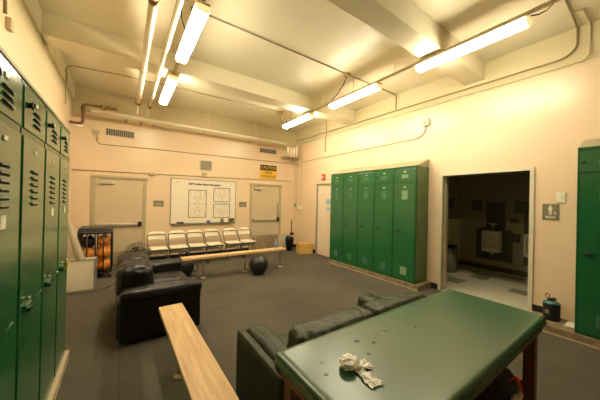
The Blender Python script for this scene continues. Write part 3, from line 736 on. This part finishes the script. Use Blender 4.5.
# crumpled tissue
def tissue():
    m = MB(); bm = m.bm
    def sheet(cx, cy, L_, W_, ang, h, seed, n=16, taper=.5):
        grid = []
        for i in range(n+1):
            row = []
            for j in range(n+1):
                u, v = i/n-.5, j/n-.5
                wv = W_*(taper+(1-taper)*(i/n))
                x, y = u*L_, v*wv
                q = Vector((u*5+seed, v*6, seed*2))
                z = abs(noise.noise(q*.7))*h*1.3+abs(noise.noise(q*1.5))*h*.25+.003
                x += noise.noise(q*1.3+Vector((9, 0, 0)))*.014; y += noise.noise(q*1.3+Vector((0, 9, 0)))*.014
                row.append(bm.verts.new((cx+x*math.cos(ang)-y*math.sin(ang), cy+x*math.sin(ang)+y*math.cos(ang), z)))
            grid.append(row)
        for i in range(n):
            for j in range(n): bm.faces.new((grid[i][j], grid[i+1][j], grid[i+1][j+1], grid[i][j+1])).smooth = True
    g = bmesh.ops.create_icosphere(bm, subdivisions=4, radius=.042)
    for v in g['verts']:
        q = v.co.normalized()
        d = 1+.35*noise.noise(q*1.8+Vector((3, 1, 2)))-.25*abs(noise.noise(q*3))
        v.co = Vector((q.x*.050*d, q.y*.044*d, q.z*.032*d+.026)); v.co.z = max(v.co.z, .0015)
    sheet(.065, -.010,   .09, .075, R(5), .020, 2.0, taper=.5)
    sheet(.045, -.085, .13, .075, R(-75), .018, 5.0, taper=.45)
    return m
m = tissue(); t = m.build('crumpled_tissue', M['tissue'], recalc=False, label='crumpled white tissue lying on the green table', cat='tissue')
t.location = (.925, .875, TZ+.001); t.rotation_euler = (0, 0, R(-18))
# puddle-like drops / nicks on the table
for k, (x, y, s) in enumerate(((1.21, .96, .012), (1.37, 1.0, .016), (1.10, .90, .008), (1.60, .93, .012), (.84, .98, .007), (.80, .90, .008), (1.14, 1.02, .009))):
    MB().sphere((0, 0, 0), s, None, 12, 6, (1.4, 1, .10)).build('water_drop', M['water'], label='small clear water drop on the green table top', cat='water drop', group='water drops on the green table').location = (x, y, TZ+.0008)

# under-table bag and shoe
o = empty('backpack', (2.22, .70, 0), 0, 'black backpack with a red cord under the green table', 'bag')
MB().rbox(-.17, .17, -.12, .12, 0, .42, .09, M['bag'], 8, puff=.03, wr=.02, seed=4).build('body', None, o)
MB().tube([(-.03, -.10, .40), (0, -.14, .43), (.03, -.15, .39), (.02, -.16, .34)], .006, M['redcord'], 8).tube([(0, -.14, .43), (-.04, -.16, .41)], .006, M['redcord'], 8).build('cord', None, o, label='red cord')
MB().tube([(-.13, -.13, .20), (-.11, -.15, .32), (-.07, -.155, .34), (-.04, -.15, .22)], .013, M['shoe'], 8).tube([(-.03, -.15, .20), (-.02, -.155, .31), (.02, -.155, .32), (.05, -.14, .20)], .013, M['shoe'], 8).build('strap', None, o, label='cream strap')
MB().tube([(-.10, .10, .38), (-.06, .12, .44), (.06, .12, .44), (.10, .10, .38)], .01, M['bag'], 8).build('handle', None, o)
o = empty('sneaker', (2.36, .52, 0), R(70), 'black and cream sneaker under the right end of the green table', 'shoe')
MB().rbox(-.14, .14, -.048, .048, 0, .03, .014, M['shoe'], 8).build('sole', None, o)
MB().rbox(-.13, .05, -.043, .043, .028, .11, .04, M['bag'], 8, puff=.01).rbox(.0, .135, -.042, .042, .028, .075, .034, M['shoe'], 8, puff=.01).build('upper', None, o)
MB().tube([(-.02, -.03, .105), (.02, .03, .10), (.02, -.03, .09), (.06, .03, .08)], .004, M['shoe'], 6).build('laces', None, o)

# ---------------------------------------------------------------- benches
def bench(loc, rz, L_, W_, m, label, legs):
    o = empty('bench', loc, rz, label, 'bench', None)
    MB().box(0, L_, -W_/2, W_/2, .405, .45, m, bev=.006).build('plank', None, o)
    for x in legs:
        b = MB().box(x-.05, x+.05, -W_/2+.02, W_/2-.02, .395, .404, M['conduitd'])
        b.tube([(x, 0, .02), (x, 0, .40)], .022, M['steel'], 12).lathe([(.06, 0), (.055, .012), (.025, .03)], M['steel'], 16, center=(x, 0, 0))
        b.build('pedestal_leg', None, o)
    return o
b1 = bench((.437, 3.02, 0), R(-89.3), 3.3, .228, M['woodx'], 'long light wood bench plank running toward the viewer in front of the sofa', (.55, 1.7, 2.85))
b2 = bench((.93, 5.28, 0), R(0), 2.30, .22, M['woodx'], 'light wood bench standing in front of the row of folding chairs', (.42, 1.30, 2.20))

# ---------------------------------------------------------------- ball, bottle, bag
o = MB().sphere((0, 0, 0), .207, M['ball'], 40, 24).build('exercise_ball', None, label='large black exercise ball on the carpet by the back bench', cat='ball')
o.location = (2.425, 4.99, .208)
o = empty('water_bottle', (3.01, 5.30, .451), 0, 'small clear water bottle standing on the back bench', 'bottle')
MB().lathe([(.028, 0), (.032, .01), (.032, .13), (.028, .16), (.014, .185), (.013, .20)], M['bottle'], 16).build('body', None, o)
MB().lathe([(.033, .05), (.033, .11)], M['bluelabel'], 16).build('label_band', None, o)
MB().lathe([(.015, .20), (.015, .218)], M['signwhite'], 12).build('cap', None, o)
o = empty('duffel_bag', (1.00, 5.60, 0), R(20), 'black duffel bag on the floor behind the end of the back bench', 'bag')
MB().rbox(-.22, .22, -.14, .14, 0, .36, .12, M['bag'], 10, puff=.03, wr=.05, seed=9).build('body', None, o)
MB().tube([(-.14, -.06, .33), (-.08, -.06, .50), (.04, -.06, .52), (.12, -.06, .33)], .014, M['bag'], 8).build('strap', None, o)
MB().tube([(.18, -.10, .26), (.27, -.16, .20), (.22, -.17, .08), (.12, -.15, .12)], .010, M['bag'], 8).build('strap', None, o)

# ---------------------------------------------------------------- folding chairs
def make_chair(loc):
    o = empty('folding_chair', loc, 0)
    # local: faces -y, seat centre at origin
    m = MB(); n = 10; Wd = .185
    rows = []
    for j in range(7):
        v = j/6; z = .585+v*.20; row = []
        for i in range(n+1):
            u = i/n*2-1
            ww = Wd*(1-.10*max(0, (v-.6)/.4)**2)
            zz = z-(.035*u**4 if j > 3 else .0)+(.012*(1-u*u) if j == 0 else 0)
            row.append((u*ww, .225+.035*(1-u*u)+v*.05, zz))
        rows.append(row)
    bm = m.bm; F_ = [[bm.verts.new(p) for p in r] for r in rows]; B_ = [[bm.verts.new((p[0], p[1]+.012, p[2])) for p in r] for r in rows]
    for j in range(6):
        for i in range(n):
            bm.faces.new((F_[j][i], F_[j][i+1], F_[j+1][i+1], F_[j+1][i])); bm.faces.new((B_[j][i], B_[j+1][i], B_[j+1][i+1], B_[j][i+1]))
    for i in range(n):
        bm.faces.new((F_[0][i], B_[0][i], B_[0][i+1], F_[0][i+1])); bm.faces.new((F_[6][i], F_[6][i+1], B_[6][i+1], B_[6][i]))
    for j in range(6):
        bm.faces.new((F_[j][0], F_[j+1][0], B_[j+1][0], B_[j][0])); bm.faces.new((F_[j][n], B_[j][n], B_[j+1][n], F_[j+1][n]))
    for f_ in bm.faces: f_.smooth = True
    m.build('backrest', M['chair'], o)
    MB().rbox(-.188, .188, -.22, .19, .418, .452, .016, M['chair'], 8, mtx=Matrix.Translation((0, 0, .0))).build('seat', None, o)
    MB().box(-.185, .185, -.222, -.20, .392, .417, M['chairf']).box(-.185, -.17, -.2, .18, .40, .417, M['chairf']).box(.17, .185, -.2, .18, .40, .417, M['chairf']).build('seat_rail', None, o)
    for s in (-1, 1):
        MB().tube([(s*.200, -.27, .01), (s*.200, -.02, .42), (s*.197, .18, .63), (s*.186, .24, .70), (s*.15, .262, .715), (0, .268, .72)], .009, M['chairf'], 8).build('front_leg', None, o)
        MB().tube([(s*.180, .26, .01), (s*.180, -.10, .42)], .010, M['chairf'], 8).build('rear_leg', None, o)
    MB().tube([(-.2, -.20, .12), (.2, -.20, .12)], .008, M['chairf'], 8).tube([(-.18, .21, .07), (.18, .21, .07)], .008, M['chairf'], 8).build('crossbar', None, o)
    MB().box(-.165, .165, .05, .062, .27, .39, M['chair']).build('back_apron', None, o)
    return o
def copy_tree(o, parent=None):
    c = o.copy(); COL.objects.link(c); c.parent = parent
    for ch in o.children: copy_tree(ch, c)
    return c
cl = ['cream folding chair at the left end of the row, beside the left door', 'cream folding chair, second from the left in the row', 'cream folding chair, third from the left in the row',
      'cream folding chair, fourth from the left in the row', 'cream folding chair, fifth from the left, second from the right door', 'cream folding chair at the right end of the row, beside the right door']
cx_ = [.665, 1.10, 1.53, 1.955, 2.455, 2.88]
proto = make_chair((cx_[0], 6.66, 0))
for i in range(6):
    c = proto if i == 0 else copy_tree(proto)
    c.location = (cx_[i], 6.66+.012*i, 0); c.rotation_euler = (0, 0, R([1, -1, .5, 0, -.5, 1][i]))
    tagp(c, cl[i], 'chair', 'cream folding chairs along the far wall')

# ---------------------------------------------------------------- ball rack and basketballs
o = empty('ball_rack', (-.43, 6.52, 0), 0, 'black wheeled wire rack filled with basketballs', 'rack')
hx, hy = .25, .27
m = MB()
for sx in (-1, 1):
    for sy in (-1, 1): m.box(sx*hx-.014, sx*hx+.014, sy*hy-.014, sy*hy+.014, .11, .90)
for z in (.12, .88):
    m.box(-hx, hx, -hy-.012, -hy+.012, z-.014, z+.014).box(-hx, hx, hy-.012, hy+.012, z-.014, z+.014).box(-hx-.012, -hx+.012, -hy, hy, z-.014, z+.014).box(hx-.012, hx+.012, -hy, hy, z-.014, z+.014)
m.build('frame', M['black'], o)
for sy in (-1, 1):
    m = MB()
    for k in range(1, 4): m.tube([(-hx+2*hx*k/4, sy*hy, .12), (-hx+2*hx*k/4, sy*hy, .88)], .012, M['black'], 8)
    m.build('bars', None, o)
for sx in (-1, 1):
    m = MB()
    for k in range(1, 4): m.tube([(sx*hx, -hy+2*hy*k/4, .12), (sx*hx, -hy+2*hy*k/4, .88)], .009, M['black'], 8)
    m.build('bars', None, o)
MB().box(-hx, hx, -hy, hy, .10, .112).build('bottom_tray', M['black'], o)
MB().poly([(-hx-.02, -hy-.02, .90), (hx+.02, -hy-.02, .90), (hx-.01, -hy+.02, .975), (-hx+.0, -hy+.02, .985)], M['black'], thick=(0, .5, 0)).build('lid', None, o)
for sx in (-1, 1):
    for sy in (-1, 1):
        MB().box(sx*hx-.01, sx*hx+.01, sy*hy-.02, sy*hy+.02, .06, .11, M['steel']).lathe([(.040, -.012), (.042, 0), (.040, .012)], M['black'], 16, mtx=Matrix.Translation((sx*hx, sy*hy, .042)) @ Matrix.Rotation(R(90), 4, 'Y')).build('caster', None, o)
def make_ball(loc, rot):
    b = empty('basketball', loc)
    b.rotation_euler = rot
    r = .119
    MB().sphere((0, 0, 0), r, M['orange'], 24, 14).build('shell', None, b)
    m = MB(); rr = r+.0008
    for ax in range(2):
        pts = []
        for i in range(28):
            a = 2*PI*i/28; p = [rr*math.cos(a), rr*math.sin(a)]
            pts.append((p[0], p[1], 0) if ax == 0 else (0, p[0], p[1]))
        m.tube(pts, .003, M['seam'], 5, closed=True)
    for s in (-1, 1):
        pts = []
        for i in range(28):
            a = 2*PI*i/28; x = math.cos(a)*.72; z = math.sin(a)*.72
            v = Vector((x, s*math.sqrt(max(.02, 1-x*x*1.0-z*z*.999)), z*.9)).normalized()*rr
            pts.append(v)
        m.tube(pts, .003, M['seam'], 5, closed=True)
    m.build('seams', None, b)
    return b
bp = [(-.30, 6.40, .235, 'orange basketball at the bottom right of the black rack'), (-.56, 6.40, .235, 'orange basketball at the bottom left of the rack, behind the white box'), (-.43, 6.63, .235, 'orange basketball at the bottom back of the rack'),
      (-.30, 6.385, .475, 'orange basketball at the right of the rack, middle layer'), (-.55, 6.39, .475, 'orange basketball at the left of the rack, middle layer'), (-.31, 6.635, .475, 'orange basketball at the back right of the middle layer'), (-.56, 6.64, .475, 'orange basketball at the back left of the middle layer'),
      (-.30, 6.45, .705, 'orange basketball at the top right of the rack'), (-.555, 6.46, .70, 'darker basketball at the top left of the rack')]
ball0 = None
for i, (x, y, z, l) in enumerate(bp):
    if ball0 is None: c = ball0 = make_ball((x, y, z), (0, 0, 0))
    else: c = copy_tree(ball0)
    c.location = (x, y, z); c.rotation_euler = (random.uniform(0, 3), random.uniform(0, 3), random.uniform(0, 3))
    tagp(c, l, 'basketball', 'basketballs in the rack')
    if i == 8:
        sh = [q for q in c.children if q.name.startswith('shell')][0]
        sh.data = sh.data.copy(); sh.data.materials.clear(); sh.data.materials.append(M['seam'])
        sh['label'] = 'near-black shell'

# white box with tube
o = empty('white_box', (-.60, 5.72, 0), R(-4), 'white open-topped box on the floor between the lockers and ball rack', 'box')
h = MB()
h.box(-.22, .22, -.13, -.115, 0, .51).box(-.22, .22, .115, .13, 0, .51).box(-.22, -.205, -.115, .115, 0, .51).box(.205, .22, -.115, .115, 0, .51).box(-.22, .22, -.13, .13, 0, .015)
h.build('shell', M['whitebox'], o)
MB().box(.213, .224, -.134, .134, 0, .515).box(-.224, .224, -.134, -.128, .502, .515).build('edge_trim', M['alu'], o)
d_ = MB().tube([(-.465, 5.71, .03), (-.61, 5.78, .55), (-.775, 5.86, 1.14)], [.068, .062, .042], M['tube'], 18)
d_.build('cardboard_tube', None, label='long grey tube leaning in the white box', cat='tube')
MB().tube([(-.93, 5.5, .008), (-.5, 5.40, .008), (-.25, 5.5, .008), (-.05, 5.75, .008), (.15, 6.0, .008), (.32, 6.5, .008)], .006, M['black'], 6).build('power_cord', None, label='thin black cord lying on the carpet past the white box', cat='cord')

# fan behind sofa
o = empty('pedestal_fan', (.22, 5.18, 0), R(5), 'round wire-guarded fan standing behind the black sofa', 'fan')
MB().lathe([(.16, 0), (.16, .015), (.05, .035), (.02, .05)], M['black'], 24).build('base', None, o)
MB().tube([(0, .04, .04), (0, .04, .55)], .015, M['black'], 10).build('pole', None, o)
FC = (0, -.02, .625); g = MB()
for yy, rr in ((-.06, .06), (-.06, .12), (-.04, .175), (0, .20), (.04, .175), (.05, .10)):
    g.tube([(FC[0]+rr*math.cos(a), FC[1]+yy, FC[2]+rr*math.sin(a)) for a in [i*PI/16 for i in range(32)]], .0045, M['wire'], 5, closed=True)
for k in range(20):
    a = k*PI/10; c_, s_ = math.cos(a), math.sin(a)
    g.tube([(FC[0]+.03*c_, FC[1]-.06, FC[2]+.03*s_), (FC[0]+.11*c_, FC[1]-.06, FC[2]+.11*s_), (FC[0]+.175*c_, FC[1]-.04, FC[2]+.175*s_), (FC[0]+.20*c_, FC[1], FC[2]+.20*s_), (FC[0]+.175*c_, FC[1]+.04, FC[2]+.175*s_), (FC[0]+.03*c_, FC[1]+.055, FC[2]+.03*s_)], .003, M['wire'], 4)
g.build('guard', None, o)
bl = MB()
for k in range(4):
    a0 = k*PI/2
    pts = [(r_*math.cos(a0+q), FC[1]+q*.03, r_*math.sin(a0+q)) for r_, q in ((.03, 0), (.13, -.1), (.145, .35), (.14, .8), (.03, .7))]
    bl.poly([(p[0]+FC[0], p[1], p[2]+FC[2]) for p in pts], M['fanblade'], thick=(0, .003, 0))
bl.build('blades', None, o)
MB().tube([(FC[0], FC[1]-.065, FC[2]), (FC[0], FC[1]-.03, FC[2])], .035, M['black'], 16).tube([(FC[0], FC[1]+.03, FC[2]), (FC[0], FC[1]+.13, FC[2])], .05, M['black'], 16).build('motor', None, o)

# corner objects
o = empty('cardboard_box', (4.60, 6.32, 0), R(-14), 'closed brown cardboard box on the floor near the far corner', 'box')
MB().box(-.21, .21, -.17, .17, 0, .30, bev=.004).build('carton', M['cardb'], o)
MB().box(-.025, .025, -.172, .172, .2995, .302).box(-.025, .025, -.173, -.169, .22, .30).build('tape', M['tape'], o)
o = empty('waste_bin', (4.40, 6.86, 0), 0, 'black waste bin holding a broom in the far right corner', 'bin')
MB().lathe([(.10, 0), (.135, .36), (.145, .37), (.145, .39), (.125, .39), (.095, .02)], M['bin'], 24).build('bucket', None, o)
MB().rbox(-.10, .10, -.10, .10, .30, .46, .06, M['bag'], 8, wr=.06, seed=4).build('liner_bag', None, o)
o = empty('broom', (4.50, 6.86, .0), 0, 'dark upright broom standing in the black bin', 'broom')
MB().tube([(.0, .08, .46), (.03, .10, .98)], .016, M['black'], 8).build('handle', None, o)
MB().box(-.02, .10, .055, .12, .47, .56, bev=.01).build('head', M['black'], o)
MB().poly([(4.26, YB-.10, 0), (4.62, YB-.10, 0), (4.62, YB-.035, .47), (4.26, YB-.035, .47)], M['panel'], thick=(0, .018, 0)).build('leaning_panel', None, label='pale panel leaning on the far wall behind the bin', cat='panel')
MB().tube([(4.60, YB-.16, 0.0), (4.60, YB-.13, .40)], .02, M['panel'], 8).build('post', None, label='short pale post standing beside the leaning panel', cat='post')
# jug on curb
o = empty('drink_jug', (4.70, .84, .101), R(-20), 'black insulated jug with teal lid standing on the curb', 'jug')
MB().lathe([(.078, 0), (.084, .01), (.086, .20), (.082, .215)], M['jug'], 28).build('body', None, o)
MB().lathe([(.086, .212), (.082, .228), (.045, .25), (.04, .255)], M['teal'], 28).build('lid', None, o)
MB().lathe([(.035, .25), (.035, .27), (.02, .275)], M['black'], 16).box(-.06, .06, -.016, .016, .262, .285, M['black'], bev=.006).box(.045, .065, -.016, .016, .225, .28, M['black'], bev=.004).build('cap', None, o)
MB().tube([(-.06+.0*math.cos(a), .022*math.cos(a)+.01, .315+.03*math.sin(a)) for a in [i*PI/6 for i in range(12)]], .005, M['black'], 6, closed=True).build('carry_ring', None, o)
MB().box(-.087, -.084, -.022, .022, .09, .14).build('emblem', M['signbrown'], o)
MB().box(4.60, 4.80, .58, .70, .101, .112, M['whitebox']).build('paper_scrap', None, label='flat pale paper scrap on the curb beside the right-edge locker', cat='paper')

# ---------------------------------------------------------------- restroom fixtures
def urinal(y, label):
    o = empty('urinal', (XRR-.012, y, .48), 0, label, 'urinal', 'urinals on the restroom wall')
    b = MB().box(-.05, 0, -.17, .17, 0, .50, M['porcelain'], bev=.012)
    b.box(-.24, -.04, -.17, -.14, 0, .47, M['porcelain'], bev=.012).box(-.24, -.04, .14, .17, 0, .47, M['porcelain'], bev=.012)
    b.box(-.25, -.21, -.16, .16, 0, .10, M['porcelain'], bev=.012).box(-.24, -.04, -.16, .16, 0, .05, M['porcelain']).box(-.24, -.04, -.17, .17, .44, .50, M['porcelain'], bev=.012)
    b.build('bowl', None, o)
    MB().tube([(-.05, 0, .50), (-.05, 0, .66), (-.01, 0, .68)], .012, M['chrome'], 10).tube([(-.05, -.08, .66), (-.05, .10, .66)], .018, M['chrome'], 10).lathe([(.03, .60), (.034, .64), (.02, .68)], M['chrome'], 14, center=(-.05, 0, 0)).build('flush_valve', None, o)
    MB().tube([(-.12, 0, 0), (-.12, 0, -.06), (-.01, 0, -.08)], .025, M['chrome'], 10).build('drain', None, o)
urinal(2.37, 'white urinal with chrome valve on the dark tile panel, the whole one in view')
urinal(1.58, 'white urinal partly hidden by the doorway edge')
o = empty('trash_can', (6.42, 2.90, .004), 0, 'steel trash can by the restroom side wall', 'trash can')
MB().lathe([(.13, 0), (.135, .02), (.145, .56)], M['can'], 24).build('body', None, o)
MB().lathe([(.152, .56), (.152, .59), (.11, .62), (.04, .63)], M['black'], 24).build('lid', None, o)

# ---------------------------------------------------------------- camera
f_, yaw, pit, rol = 253.33, .60799, .00308, .02282
cy, sy = math.cos(yaw), math.sin(yaw)
Fv = Vector((sy*math.cos(pit), cy*math.cos(pit), math.sin(pit)))
r0 = Vector((cy, -sy, 0)); u0 = r0.cross(Fv)
rv = r0*math.cos(rol)+u0*math.sin(rol); uv = -r0*math.sin(rol)+u0*math.cos(rol)
cam = bpy.data.cameras.new('camera'); co = bpy.data.objects.new('camera', cam); COL.objects.link(co)
mw = Matrix(((rv.x, uv.x, -Fv.x, 0), (rv.y, uv.y, -Fv.y, 0), (rv.z, uv.z, -Fv.z, 1.6), (0, 0, 0, 1)))
co.matrix_world = mw
cam.sensor_fit = 'HORIZONTAL'; cam.sensor_width = 36; cam.lens = f_/600*36; cam.clip_start = .02
scn.camera = co
# ---------------------------------------------------------------- world / view
wd = bpy.data.worlds.new('world'); scn.world = wd; wd.use_nodes = True
wd.node_tree.nodes['Background'].inputs['Color'].default_value = (.02, .018, .012, 1)
wd.node_tree.nodes['Background'].inputs['Strength'].default_value = .3
scn.view_settings.view_transform = 'Standard'; scn.view_settings.look = 'None'
scn.view_settings.exposure = 0.0; scn.view_settings.gamma = 1; scn.view_settings.use_curve_mapping = False
